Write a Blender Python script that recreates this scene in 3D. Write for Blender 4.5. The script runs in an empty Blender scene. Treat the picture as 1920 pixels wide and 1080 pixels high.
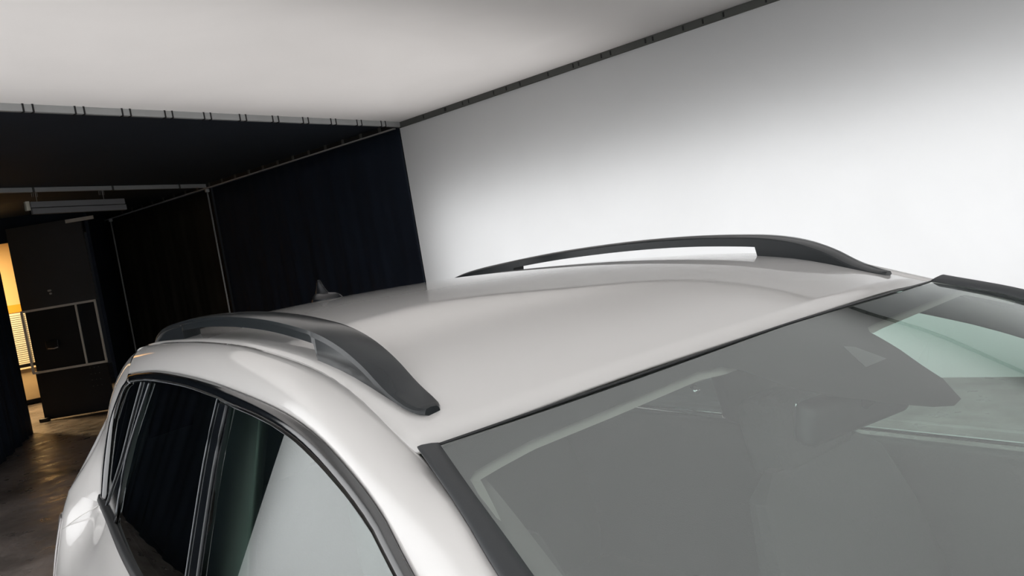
import bpy, bmesh, math, random
from mathutils import Vector, Matrix
random.seed(7)
sc = bpy.context.scene
COL = sc.collection

# ------------------------------------------------------------------ camera
# car axes: +x = car forward, +y = car left, z up, origin under the middle of the windshield header
YAW = math.radians(35.368); PITCH = math.radians(3.3); ROLL = math.radians(9.4)
# camera horizontal right / forward expressed in car axes
fwd_h = Vector((-math.cos(YAW), math.sin(YAW), 0))
right_h = Vector((math.sin(YAW), math.cos(YAW), 0))
f = (fwd_h * math.cos(PITCH) - Vector((0, 0, 1)) * math.sin(PITCH)).normalized()
u0 = right_h.cross(f).normalized()
r = (right_h * math.cos(ROLL) - u0 * math.sin(ROLL)).normalized()
u = r.cross(f).normalized()
M = Matrix((r, u, -f)).transposed().to_4x4()
M.translation = Vector((0.733, -0.965, 1.6236))
cd = bpy.data.cameras.new('camera'); cam = bpy.data.objects.new('camera', cd); COL.objects.link(cam)
cam.matrix_world = M
cd.sensor_width = 36.0; cd.lens = 1450 / 1920 * 36.0; cd.clip_start = 0.02; cd.clip_end = 200
sc.camera = cam

# ------------------------------------------------------------------ world, view
w = bpy.data.worlds.new('world'); sc.world = w; w.use_nodes = True
w.node_tree.nodes['Background'].inputs[0].default_value = (0.02, 0.022, 0.025, 1)
w.node_tree.nodes['Background'].inputs[1].default_value = 0.2
sc.view_settings.view_transform = 'Standard'; sc.view_settings.look = 'None'
sc.view_settings.gamma = 1.0; sc.view_settings.exposure = 0.0; sc.view_settings.use_curve_mapping = False
sc.cycles.max_bounces = 12; sc.cycles.diffuse_bounces = 6; sc.cycles.glossy_bounces = 6
sc.cycles.transparent_max_bounces = 16; sc.cycles.transmission_bounces = 8
sc.cycles.sample_clamp_indirect = 6.0

# room key points (car axes)
K = Vector((-7.94, 3.88, 0)); R1 = Vector((-3.378, 4.992, 0)); C0 = Vector((-15.563, 1.54, 0)); CL = Vector((-6.457, -0.429, 0))
H = 3.35
wall_dir = (R1 - K).normalized(); truss_dir = (CL - K).normalized(); cur_dir = (C0 - K).normalized()
wall_n = Vector((wall_dir.y, -wall_dir.x, 0))              # points into the room
LW0 = K + truss_dir * 6.95                                   # where the camera-side white wall begins
lw_dir = Vector((math.cos(math.radians(3)), math.sin(math.radians(3)), 0))
lw_n = Vector((-lw_dir.y, lw_dir.x, 0))

P_FAR, P_NEAR, P_FRONT, P_HALL, P_CA, P_CB = 200.0, 470.0, 80.0, 300.0, 88.0, 345.0

def area_light(name, loc, direction, sx, sy, power, color=(1, 1, 1), parent=None):
    l = bpy.data.lights.new(name, 'AREA'); l.shape = 'RECTANGLE'; l.size = sx; l.size_y = sy; l.energy = power; l.color = color
    o = bpy.data.objects.new(name, l); COL.objects.link(o)
    o.rotation_euler = Vector(direction).to_track_quat('-Z', 'Y').to_euler(); o.location = loc
    if parent:
        o.parent = parent; o.matrix_parent_inverse = parent.matrix_world.inverted()
    return o

# ------------------------------------------------------------------ materials
def srgb(*c):
    return tuple(((x / 255 + 0.055) / 1.055) ** 2.4 if x / 255 > 0.04045 else x / 255 / 12.92 for x in c) + (1.0,)

def mat(name, col, rough=0.5, metal=0.0, spec=0.5, coat=0.0, noise=0.0, nscale=8.0, bump=0.0, bscale=60.0, emit=None, estr=0.0, ior=1.5):
    m = bpy.data.materials.new(name); m.use_nodes = True
    nt = m.node_tree; b = nt.nodes['Principled BSDF']
    b.inputs['Base Color'].default_value = col if len(col) == 4 else tuple(col) + (1,)
    b.inputs['Roughness'].default_value = rough; b.inputs['Metallic'].default_value = metal
    b.inputs['Specular IOR Level'].default_value = spec; b.inputs['IOR'].default_value = ior
    b.inputs['Coat Weight'].default_value = coat; b.inputs['Coat IOR'].default_value = 1.7; b.inputs['Coat Roughness'].default_value = 0.02
    tc = nt.nodes.new('ShaderNodeTexCoord')
    if noise > 0:
        n = nt.nodes.new('ShaderNodeTexNoise'); n.inputs['Scale'].default_value = nscale; n.inputs['Detail'].default_value = 5
        nt.links.new(tc.outputs['Object'], n.inputs['Vector'])
        mx = nt.nodes.new('ShaderNodeMix'); mx.data_type = 'RGBA'
        c = b.inputs['Base Color'].default_value[:]
        mx.inputs[6].default_value = tuple(x * (1 - noise) for x in c[:3]) + (1,)
        mx.inputs[7].default_value = tuple(min(1, x * (1 + noise)) for x in c[:3]) + (1,)
        nt.links.new(n.outputs['Fac'], mx.inputs[0]); nt.links.new(mx.outputs[2], b.inputs['Base Color'])
    if bump > 0:
        n = nt.nodes.new('ShaderNodeTexNoise'); n.inputs['Scale'].default_value = bscale; n.inputs['Detail'].default_value = 4
        nt.links.new(tc.outputs['Object'], n.inputs['Vector'])
        bp = nt.nodes.new('ShaderNodeBump'); bp.inputs['Strength'].default_value = bump; bp.inputs['Distance'].default_value = 0.01
        nt.links.new(n.outputs['Fac'], bp.inputs['Height']); nt.links.new(bp.outputs['Normal'], b.inputs['Normal'])
    if emit:
        b.inputs['Emission Color'].default_value = tuple(emit) + (1,); b.inputs['Emission Strength'].default_value = estr
    return m

def glass(name, tint, ior=1.6, rough=0.0):
    """thin pane: fresnel reflection over a tinted see-through body"""
    m = bpy.data.materials.new(name); m.use_nodes = True; nt = m.node_tree; nt.nodes.clear()
    o = nt.nodes.new('ShaderNodeOutputMaterial'); mx = nt.nodes.new('ShaderNodeMixShader')
    fr = nt.nodes.new('ShaderNodeFresnel')
    # a pane reflects alike from both sides: undo the inside-out index the node uses on back faces
    ge = nt.nodes.new('ShaderNodeNewGeometry'); mi = nt.nodes.new('ShaderNodeMix'); mi.data_type = 'FLOAT'
    mi.inputs[2].default_value = ior; mi.inputs[3].default_value = 1 / ior
    nt.links.new(ge.outputs['Backfacing'], mi.inputs[0]); nt.links.new(mi.outputs[0], fr.inputs['IOR'])
    tr = nt.nodes.new('ShaderNodeBsdfTransparent'); tr.inputs['Color'].default_value = tuple(tint) + (1,)
    gl = nt.nodes.new('ShaderNodeBsdfGlossy'); gl.inputs['Roughness'].default_value = rough
    gl.inputs['Color'].default_value = (0.93, 0.97, 0.96, 1)
    nt.links.new(fr.outputs[0], mx.inputs[0]); nt.links.new(tr.outputs[0], mx.inputs[1]); nt.links.new(gl.outputs[0], mx.inputs[2])
    nt.links.new(mx.outputs[0], o.inputs[0])
    return m

m_paint = mat('white_car_paint', (0.63, 0.612, 0.596), 0.42, coat=1.0, ior=1.5)
m_rail = mat('anthracite_rail', (0.015, 0.018, 0.020), 0.17, spec=0.36)
m_gloss = mat('gloss_black_trim', (0.004, 0.005, 0.006), 0.08, ior=2.2)
m_rubber = mat('black_rubber', (0.012, 0.013, 0.014), 0.35)
m_trimgrey = mat('dark_grey_trim', (0.030, 0.033, 0.036), 0.45)
m_seal = mat('satin_seal', (0.13, 0.14, 0.15), 0.35, metal=0.3)
m_wind = glass('windshield_glass', (0.88, 0.95, 0.905), 2.65)
m_side = glass('side_glass', (0.64, 0.82, 0.75), 2.65)
m_priv = glass('privacy_glass', (0.08, 0.11, 0.11), 1.5)
m_frit = mat('black_frit', (0.010, 0.011, 0.012), 0.6, spec=0.1)
m_head = mat('light_headliner', (0.30, 0.30, 0.28), 0.9, noise=0.05, nscale=60)
m_pillar = mat('grey_pillar_trim', (0.10, 0.10, 0.095), 0.7)
m_dash = mat('black_dashboard', (0.13, 0.135, 0.13), 0.7, bump=0.2, bscale=300)
m_seat = mat('dark_seat_fabric', (0.085, 0.088, 0.088), 0.85, bump=0.2, bscale=200)
m_chrome = mat('chrome', (0.75, 0.76, 0.77), 0.12, metal=1.0)
m_lens = mat('tail_lens', (0.45, 0.43, 0.43), 0.15, coat=1.0)
m_tire = mat('tyre_rubber', (0.015, 0.015, 0.016), 0.8)
m_alloy = mat('alloy', (0.45, 0.46, 0.47), 0.3, metal=0.9)
m_white = mat('white_stretched_fabric', (0.80, 0.81, 0.81), 0.85, noise=0.012, nscale=0.8)
m_wceil = mat('white_ceiling_fabric', (0.74, 0.725, 0.715), 0.85, noise=0.02, nscale=0.7)
m_black = mat('black_drape', (0.009, 0.0145, 0.026), 0.75, noise=0.3, nscale=2.0, spec=0.25)
m_black2 = mat('black_brownish_drape', (0.020, 0.017, 0.013), 0.8, noise=0.5, nscale=1.2, spec=0.2)
m_bceil = mat('black_ceiling_cloth', (0.026, 0.034, 0.048), 0.7, noise=0.2, nscale=1.0, spec=0.3)
m_alu = mat('aluminium', (0.42, 0.43, 0.43), 0.45, metal=0.15, noise=0.12, nscale=5)
m_dalu = mat('dull_aluminium', (0.085, 0.088, 0.082), 0.55, metal=0.3, noise=0.25, nscale=3)
m_strap = mat('black_strap', (0.006, 0.006, 0.007), 0.6)
m_gate = mat('black_gate_sheet', (0.014, 0.016, 0.020), 0.45, noise=0.3, nscale=2, spec=0.3)
m_gatetop = mat('charcoal_gate_sheet', (0.045, 0.048, 0.053), 0.5, noise=0.25, nscale=1.5)
m_strip = mat('grey_strip', (0.60, 0.59, 0.55), 0.45, metal=0.0, noise=0.2, nscale=6)
m_lampgrey = mat('lamp_grey', (0.24, 0.24, 0.25), 0.5)
m_lampend = mat('lamp_end_cream', (0.75, 0.72, 0.60), 0.5)
m_hallwall = mat('hall_yellow_wall', (0.78, 0.56, 0.27), 0.7, noise=0.05, nscale=2)
m_hallbeige = mat('hall_beige_panel', (0.62, 0.47, 0.28), 0.6, noise=0.18, nscale=4)
m_orange = mat('orange_strip', (0.85, 0.38, 0.03), 0.6)
m_paper = mat('notice_paper', (0.85, 0.82, 0.70), 0.7)
m_ink = mat('ink', (0.05, 0.05, 0.045), 0.7)

def backlit(name, trans, diff):
    m = bpy.data.materials.new(name); m.use_nodes = True; nt = m.node_tree; nt.nodes.clear()
    o = nt.nodes.new('ShaderNodeOutputMaterial'); add = nt.nodes.new('ShaderNodeAddShader')
    t = nt.nodes.new('ShaderNodeBsdfTranslucent'); t.inputs[0].default_value = trans + (1,)
    d = nt.nodes.new('ShaderNodeBsdfDiffuse'); d.inputs[0].default_value = diff + (1,)
    tc = nt.nodes.new('ShaderNodeTexCoord'); n = nt.nodes.new('ShaderNodeTexNoise'); n.inputs['Scale'].default_value = 0.9; n.inputs['Detail'].default_value = 3
    n.inputs['Distortion'].default_value = 1.2
    mx = nt.nodes.new('ShaderNodeMix'); mx.data_type = 'RGBA'; mx.inputs[6].default_value = tuple(c * .93 for c in trans) + (1,); mx.inputs[7].default_value = tuple(c * 1.07 for c in trans) + (1,)
    nt.links.new(tc.outputs['Object'], n.inputs['Vector']); nt.links.new(n.outputs['Fac'], mx.inputs[0]); nt.links.new(mx.outputs[2], t.inputs[0])
    nt.links.new(t.outputs[0], add.inputs[0]); nt.links.new(d.outputs[0], add.inputs[1]); nt.links.new(add.outputs[0], o.inputs[0])
    return m
m_backlit = backlit('backlit_wall_fabric', (0.39, 0.395, 0.40), (0.45, 0.455, 0.455))

def floor_mat():
    m = bpy.data.materials.new('worn_concrete'); m.use_nodes = True; nt = m.node_tree; b = nt.nodes['Principled BSDF']
    tc = nt.nodes.new('ShaderNodeTexCoord')
    n1 = nt.nodes.new('ShaderNodeTexNoise'); n1.inputs['Scale'].default_value = 0.9; n1.inputs['Detail'].default_value = 8; n1.inputs['Roughness'].default_value = 0.65
    n2 = nt.nodes.new('ShaderNodeTexNoise'); n2.inputs['Scale'].default_value = 5.0; n2.inputs['Detail'].default_value = 6
    for n in (n1, n2): nt.links.new(tc.outputs['Object'], n.inputs['Vector'])
    cr = nt.nodes.new('ShaderNodeValToRGB'); cr.color_ramp.elements[0].position = 0.3; cr.color_ramp.elements[1].position = 0.72
    cr.color_ramp.elements[0].color = (0.06, 0.052, 0.046, 1); cr.color_ramp.elements[1].color = (0.34, 0.29, 0.265, 1)
    nt.links.new(n1.outputs['Fac'], cr.inputs[0]); nt.links.new(cr.outputs[0], b.inputs['Base Color'])
    mr = nt.nodes.new('ShaderNodeMapRange'); mr.inputs[1].default_value = 0.3; mr.inputs[2].default_value = 0.7; mr.inputs[3].default_value = 0.22; mr.inputs[4].default_value = 0.5
    nt.links.new(n2.outputs['Fac'], mr.inputs[0]); nt.links.new(mr.outputs[0], b.inputs['Roughness'])
    bp = nt.nodes.new('ShaderNodeBump'); bp.inputs['Strength'].default_value = 0.35; bp.inputs['Distance'].default_value = 0.02
    nt.links.new(n2.outputs['Fac'], bp.inputs['Height']); nt.links.new(bp.outputs[0], b.inputs['Normal'])
    return m
m_floor = floor_mat()

# ------------------------------------------------------------------ helpers
def link(name, me, m, parent=None, smooth=False):
    o = bpy.data.objects.new(name, me); COL.objects.link(o)
    if m: me.materials.append(m)
    if smooth:
        for p in me.polygons: p.use_smooth = True
    if parent: o.parent = parent
    return o

def mesh(name, vs, fs, m, parent=None, smooth=False, solid=0.0, offset=-1.0):
    me = bpy.data.meshes.new(name); me.from_pydata([tuple(v) for v in vs], [], fs); me.validate(); me.update()
    o = link(name, me, m, parent, smooth)
    if solid:
        md = o.modifiers.new('solid', 'SOLIDIFY'); md.thickness = solid; md.offset = offset
    return o

def mirror_y(pts): return [Vector((p[0], -p[1], p[2])) for p in pts]

def cat(pts, t):
    n = len(pts) - 1; s = min(max(t * n, 0), n - 1e-9); i = int(s); q = s - i
    p1, p2 = Vector(pts[i]), Vector(pts[i + 1])
    p0 = Vector(pts[i - 1]) if i > 0 else 2 * p1 - p2
    p3 = Vector(pts[i + 2]) if i + 2 <= n else 2 * p2 - p1
    return .5 * ((2 * p1) + (-p0 + p2) * q + (2 * p0 - 5 * p1 + 4 * p2 - p3) * q ** 2 + (-p0 + 3 * p1 - 3 * p2 + p3) * q ** 3)

def bylen(pts, n):
    """n+1 samples along the spline through pts, evenly spaced by length"""
    d = [cat(pts, i / 400) for i in range(401)]; acc = [0.0]
    for a, b in zip(d, d[1:]): acc.append(acc[-1] + (b - a).length)
    out = []; j = 0
    for k in range(n + 1):
        s = acc[-1] * k / n
        while j < 399 and acc[j + 1] < s: j += 1
        q = (s - acc[j]) / max(acc[j + 1] - acc[j], 1e-9); out.append(d[j].lerp(d[j + 1], min(max(q, 0), 1)))
    return out

def grid(name, rows, m, parent=None, smooth=True, solid=0.0, offset=-1.0, flip=False, closed=False):
    nr, nc = len(rows), len(rows[0]); vs = [p for r_ in rows for p in r_]; fs = []
    for i in range(nr - 1):
        for j in range(nc - (0 if closed else 1)):
            k = (j + 1) % nc
            q = (i * nc + j, i * nc + k, (i + 1) * nc + k, (i + 1) * nc + j)
            fs.append(q[::-1] if flip else q)
    return mesh(name, vs, fs, m, parent, smooth, solid, offset)

def smoothgrid(ctrl, nu, nv):
    """ctrl: list of rows of control points -> dense grid"""
    cols = [[cat(r_, j / nv) for j in range(nv + 1)] for r_ in ctrl]
    return [[cat([c[j] for c in cols], i / nu) for j in range(nv + 1)] for i in range(nu + 1)]

def orient(o, c):
    c = Vector(c); bm = bmesh.new(); bm.from_mesh(o.data)
    fl_ = [q for q in bm.faces if q.normal.dot(q.calc_center_median() - c) < 0]
    bmesh.ops.reverse_faces(bm, faces=fl_); bm.to_mesh(o.data); bm.free()
    return o

def tube(name, pts, rad, m, parent=None, n=8, flat=1.0):
    pts = [Vector(p) for p in pts]; rows = []
    for i, p in enumerate(pts):
        t = (pts[min(i + 1, len(pts) - 1)] - pts[max(i - 1, 0)]).normalized()
        up = Vector((0, 0, 1)) if abs(t.z) < 0.9 else Vector((1, 0, 0))
        a = t.cross(up).normalized(); b = a.cross(t).normalized()
        rows.append([p + a * math.cos(2 * math.pi * k / n) * rad + b * math.sin(2 * math.pi * k / n) * rad * flat for k in range(n)])
    o = grid(name, rows, m, parent, True, closed=True)
    bm = bmesh.new(); bm.from_mesh(o.data); bmesh.ops.holes_fill(bm, edges=bm.edges[:], sides=0)
    bmesh.ops.recalc_face_normals(bm, faces=bm.faces[:]); bm.to_mesh(o.data); bm.free()
    return o

def loft(name, secs, m, parent=None, smooth=True, bevel=0):
    o = grid(name, secs, m, parent, smooth, closed=True)
    bm = bmesh.new(); bm.from_mesh(o.data); bmesh.ops.holes_fill(bm, edges=bm.edges[:], sides=0)
    bmesh.ops.recalc_face_normals(bm, faces=bm.faces[:]); bm.to_mesh(o.data); bm.free()
    if smooth:
        for p in o.data.polygons: p.use_smooth = True
        md = o.modifiers.new('split', 'EDGE_SPLIT'); md.split_angle = math.radians(24)
    return o

def box(name, c, s, m, parent=None, rz=0.0, ry=0.0, bev=0.0, seg=2):
    bm = bmesh.new(); bmesh.ops.create_cube(bm, size=1.0)
    bmesh.ops.scale(bm, vec=s, verts=bm.verts)
    if bev: bmesh.ops.bevel(bm, geom=bm.edges[:], offset=bev, segments=seg, affect='EDGES', profile=0.6)
    bmesh.ops.rotate(bm, cent=(0, 0, 0), matrix=Matrix.Rotation(ry, 3, 'Y'), verts=bm.verts)
    bmesh.ops.rotate(bm, cent=(0, 0, 0), matrix=Matrix.Rotation(rz, 3, 'Z'), verts=bm.verts)
    bmesh.ops.translate(bm, vec=c, verts=bm.verts)
    me = bpy.data.meshes.new(name); bm.to_mesh(me); bm.free()
    return link(name, me, m, parent, bev > 0 and seg > 1)

def thing(name, label, cat_, group=None, loc=(0, 0, 0)):
    o = bpy.data.objects.new(name, None); COL.objects.link(o); o.location = loc; o.empty_display_size = 0.2
    return tag(o, label, cat_, group)

def tag(o, label, cat_, group=None, kind=None):
    if label: o['label'] = label
    if cat_: o['category'] = cat_
    if group: o['group'] = group
    if kind: o['kind'] = kind
    return o

def struct(o, label=None, cat_=None):
    o['kind'] = 'structure'
    if label: o['label'] = label
    if cat_: o['category'] = cat_
    return o

def wallbox(name, a, b, z0, z1, thick, m, side=1, parent=None):
    """vertical slab whose visible face runs a->b; thickness goes to the left (side=1) or right (-1) of a->b"""
    a = Vector((a[0], a[1], 0)); b = Vector((b[0], b[1], 0)); d = (b - a).normalized(); n = Vector((-d.y, d.x, 0)) * thick * side
    vs = [a, b, b + n, a + n]; V = [v + Vector((0, 0, z0)) for v in vs] + [v + Vector((0, 0, z1)) for v in vs]
    F = [(0, 1, 5, 4), (1, 2, 6, 5), (2, 3, 7, 6), (3, 0, 4, 7), (4, 5, 6, 7), (3, 2, 1, 0)]
    if side < 0: F = [q[::-1] for q in F]
    return mesh(name, V, F, m, parent)

# ------------------------------------------------------------------ the studio shell
fl = mesh('floor', [(-26, -9, 0), (7, -9, 0), (7, 9, 0), (-26, 9, 0), (-26, -9, -.1), (7, -9, -.1), (7, 9, -.1), (-26, 9, -.1)],
          [(0, 1, 2, 3), (7, 6, 5, 4), (0, 4, 5, 1), (1, 5, 6, 2), (2, 6, 7, 3), (3, 7, 4, 0)], m_floor)
struct(fl, 'worn brownish concrete studio floor', 'floor')

WE = K + wall_dir * 14.0                                     # far end of the white wall (out of frame)
LE = LW0 + lw_dir * 12.0
def fabric(name, a, b, z0, z1, label):
    a = Vector((a[0], a[1], 0)); b = Vector((b[0], b[1], 0)); n = 24; V = []; F = []
    for i in range(n + 1):
        p = a.lerp(b, i / n); V += [(p.x, p.y, z0), (p.x, p.y, z1)]
    F = [(2 * i, 2 * i + 2, 2 * i + 3, 2 * i + 1) for i in range(n)]
    return struct(mesh(name, V, F, m_backlit), label, 'wall')
fabric('wall_right', K, WE, 0, H - 0.07, 'white backlit fabric studio wall behind the car')
fabric('wall_left', LW0, LE, 0, H, 'white backlit fabric studio wall on the camera side')
fabric('wall_front', LE, WE, 0, H, 'white backlit fabric wall ahead of the car')
# light panels standing behind the stretched fabric, with a white box closing them off
def backlight(a, b, out, power, z0, z1, dist, name):
    a = Vector((a[0], a[1], 0)); b = Vector((b[0], b[1], 0)); c = (a + b) / 2 + out * dist; c.z = (z0 + z1) / 2
    l = bpy.data.lights.new(name, 'AREA'); l.shape = 'RECTANGLE'; l.size = (b - a).length; l.size_y = z1 - z0; l.energy = power; l.color = (1.0, 1.0, 1.0)
    o = bpy.data.objects.new(name, l); COL.objects.link(o)
    xa = (b - a).normalized(); zz = out.normalized(); ya = zz.cross(xa)
    o.matrix_world = Matrix((xa, ya, zz)).transposed().to_4x4(); o.location = c
backlight(K + wall_dir * 0.3, WE, -wall_n, P_FAR, 0.05, 2.28, 0.55, 'backlight_right')
backlight(LW0 + lw_dir * 0.2, LE, -lw_n, P_NEAR, 0.05, 2.9, 0.55, 'backlight_left')
fd = (WE - LE).normalized(); fo = Vector((fd.y, -fd.x, 0))
backlight(LE, WE, fo, P_FRONT, 0.05, 2.6, 0.55, 'backlight_front')
def slab(name, pts, z0, z1, m):
    n = len(pts); V = [(p[0], p[1], z0) for p in pts] + [(p[0], p[1], z1) for p in pts]
    F = [tuple(range(n))[::-1], tuple(range(n, 2 * n))] + [(i, (i + 1) % n, n + (i + 1) % n, n + i) for i in range(n)]
    return mesh(name, V, F, m)
TL = K + truss_dir * 7.1
m_bceilw = backlit('backlit_ceiling_fabric', (0.40, 0.392, 0.388), (0.45, 0.44, 0.43))
cp = [K, TL, LE, WE]
struct(mesh('ceiling', [(p.x, p.y, H + 0.002) for p in cp], [(0, 1, 2, 3)], m_bceilw), 'taut white fabric ceiling over the car', 'ceiling')
def ceil_panel(x0, x1, y0, y1, power, name, col=(1.0, .97, .95)):
    l = bpy.data.lights.new(name, 'AREA'); l.shape = 'RECTANGLE'; l.size = x1 - x0; l.size_y = y1 - y0; l.energy = power; l.color = col
    o = bpy.data.objects.new(name, l); COL.objects.link(o)
    R_ = Matrix.Rotation(math.radians(14), 4, 'Z'); o.matrix_world = Matrix.Translation((0, 0, H + 0.7)) @ R_ @ Matrix.Translation(((x0 + x1) / 2, (y0 + y1) / 2, 0))
ceil_panel(-6.4, -3.4, -1.9, 5.6, P_CA, 'ceiling_backlight_rear')
ceil_panel(-1.8, 6.5, -4.0, 5.0, P_CB, 'ceiling_backlight_front', (.97, .985, 1.0))
B2 = Vector((-10.857, -0.281, 0)); C1 = Vector((-12.151, 2.637, 0)); t2 = (B2 - C1).normalized()
B2L = C1 + t2 * 7.6
struct(slab('ceiling', [K, TL, B2L, C1], H + 0.002, H + 0.05, m_bceil), 'black cloth ceiling between the two silver beams', 'ceiling')
CE = C0 + t2 * 7.0
struct(slab('ceiling', [C1, B2L, CE, C0], H + 0.002, H + 0.05, m_bceil), 'black cloth ceiling beyond the rear beam', 'ceiling')

# ------------------------------------------------------------------ black drapes on the far side
def drape(name, a, b, z0, z1, m, folds, amp, phase, label, group):
    a = Vector(a); b = Vector(b); d = (b - a).normalized(); n = Vector((-d.y, d.x, 0)); L = (b - a).length; NC = 160; rows = []
    for i in range(13):
        z = z1 + (z0 - z1) * i / 12; row = []; k = 0.25 + 0.75 * i / 12
        for j in range(NC + 1):
            s = j / NC
            off = amp * k * (math.sin(folds * 6.283 * s + phase) + 0.5 * math.sin(folds * 2.7 * 6.283 * s + 1.3 * phase + i * 0.12)) * math.sin(math.pi * min(max(s, 0.0), 1.0)) ** 0.4
            p = a + d * L * s + n * off; row.append((p.x, p.y, z))
        rows.append(row)
    o = grid(name, rows, m, None, True, 0.006, 0.0)
    return tag(o, label, 'curtain', group)
eps = 0.03
drape('black_curtain', K + cur_dir * 0.02, C1 - cur_dir * 0.03, 0.0, H - 0.07, m_black, 7, 0.018, 0.4, 'black drape hanging beside the white wall, right of the first rod', 'black drapes on the far side')
drape('black_curtain', C1 + cur_dir * 0.03, C0 - cur_dir * 0.03, 0.0, H - 0.07, m_black2, 6, 0.03, 2.1, 'brownish black drape between the two thin rods', 'black drapes on the far side')
room_in = Vector((-cur_dir.y, cur_dir.x, 0))
if (Vector((0, 0, 0)) - K).dot(room_in) < 0: room_in = -room_in
for p, nm in ((C1, 'thin upright silver rod between the two black drapes'), (C0, 'thin upright silver rod at the far end beside the gate')):
    q = p + room_in * 0.085 - (cur_dir * 0.40 if p is C0 else Vector((0, 0, 0)))
    rt = thing('upright_rod', nm, 'rod', 'upright rods of the drape frame', (q.x, q.y, 0))
    rr = tube('rod_shaft', [(0, 0, 0), (0, 0, 1.6), (0, 0, H - 0.075)], 0.013, m_alu, rt, 8)
    box('rod_clamp', (0, 0, H - 0.105), (0.06, 0.06, 0.05), m_alu, rt, bev=0.006)
    box('rod_foot', (0, 0, 0.01), (0.10, 0.10, 0.02), m_dalu, rt, bev=0.004)

# beam A: silver beam with paired black straps (left edge of the white ceiling)
def beam(name, label, cat_, a, b, h, t, m, straps, strapw, z_top, mstrap, group=None, inner=None, strap_h=None, partname='strap'):
    a = Vector((a[0], a[1], 0)); b = Vector((b[0], b[1], 0)); d = (b - a).normalized(); L = (b - a).length
    root = thing(name, label, cat_, group, (a.x, a.y, z_top)); root.rotation_euler = (0, 0, math.atan2(d.y, d.x))
    body = box('beam_profile', (L / 2, 0, -h / 2), (L, t, h), m, root, bev=0.004, seg=1)
    me = None
    for s in straps:
        if me is None:
            o = box(partname, (0, 0, -h / 2), (strapw, t + 0.012, (strap_h or h) + 0.014), mstrap, root, bev=0.003, seg=1); me = o.data
        else:
            o = bpy.data.objects.new(partname, me); COL.objects.link(o); o.parent = root
        o.location = (s, 0, 0)
    return root
strA = []
for k in range(17):
    c = 0.325 + 0.405 * k
    strA += [c - 0.037, c + 0.037]
off_in = truss_dir.cross(Vector((0, 0, 1))).normalized()      # toward the car
if off_in.dot(Vector((1, 0, 0))) < 0: off_in = -off_in
beam('silver_beam', 'silver flat beam with paired black straps along the white ceiling edge', 'beam', K + off_in * 0.02, TL + off_in * 0.02, 0.062, 0.04, m_alu, strA, 0.014, H, m_strap)
beam('rear_beam', 'plain silver beam crossing the black ceiling above the grey lamp', 'beam', C1, B2L, 0.06, 0.04, m_alu, [0.6, 1.7, 2.8, 3.9], 0.03, H, m_dalu)
clips = [.48, .85, .87, 1.15, 1.25, 1.64, 1.83, 2.03, 2.42, 2.75, 2.82, 3.1, 3.21, 3.61, 3.69, 4.01, 4.21, 4.41, 4.8, 4.87, 5.2, 5.6, 5.98, 6.1, 6.5, 6.9, 7.3, 7.4, 7.8, 8.3, 8.7, 9.1, 9.5, 10.0]
beam('wall_rail', 'dark grey rail with small black clips between white wall and ceiling', 'rail', K + wall_n * 0.01, K + wall_dir * 13.8 + wall_n * 0.01, 0.07, 0.03, m_dalu, clips, 0.016, H - 0.002, m_strap, strap_h=0.03, partname='clip')
box_rail = beam('drape_rail', 'dark rail above the black drapes with a thin bright lower lip', 'rail', K + room_in * 0.045, C0 + room_in * 0.045, 0.05, 0.03, m_strap, [0.3 + 0.36 * k for k in range(20)], 0.05, H - 0.005, m_dalu, partname='hook')
lip = box('bright_lip', ((C0 - K).length / 2, -0.0, -0.062), ((C0 - K).length - 0.1, 0.045, 0.012), m_alu, box_rail); lip['label'] = 'thin bright aluminium lip'

# ------------------------------------------------------------------ grey twin lamp hanging under the rear beam
L0 = Vector((-10.985, 0.01, 0)); L1 = Vector((-11.52, 1.215, 0)); ld = (L1 - L0); lr = thing('hanging_lamp', 'unlit long grey twin-panel lamp hanging below the rear beam', 'lamp', None, (L0.x, L0.y, 3.08)); lr.rotation_euler = (0, 0, math.atan2(ld.y, ld.x))
LL = ld.length
box('lamp_panel', (LL / 2, 0, 0.045), (LL, 0.05, 0.076), m_lampgrey, lr, bev=0.004, seg=1)
box('lamp_panel', (LL / 2 + 0.01, 0.0, -0.040), (LL, 0.05, 0.076), m_lampgrey, lr, bev=0.004, seg=1)
box('lamp_spine', (LL / 2, 0.035, 0.0), (LL - 0.02, 0.03, 0.16), m_strap, lr)
e = box('end_cap', (-0.035, 0, 0.03), (0.05, 0.055, 0.12), m_lampend, lr, bev=0.006); e['label'] = 'cream end cap'
for s in (0.1, 1.02):
    hk = tube('hanger', [(s, 0, 0.08), (s, 0, 0.25)], 0.004, m_alu, lr, 6)
    for dx in (-0.035, -0.012, 0.014, 0.037):
        tube('hook', [(dx * 0.5 + s, 0.02, 0.235), (s + dx, 0.03, 0.2), (s + dx, 0.03, 0.15)], 0.003, m_alu, lr, 5)

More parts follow.
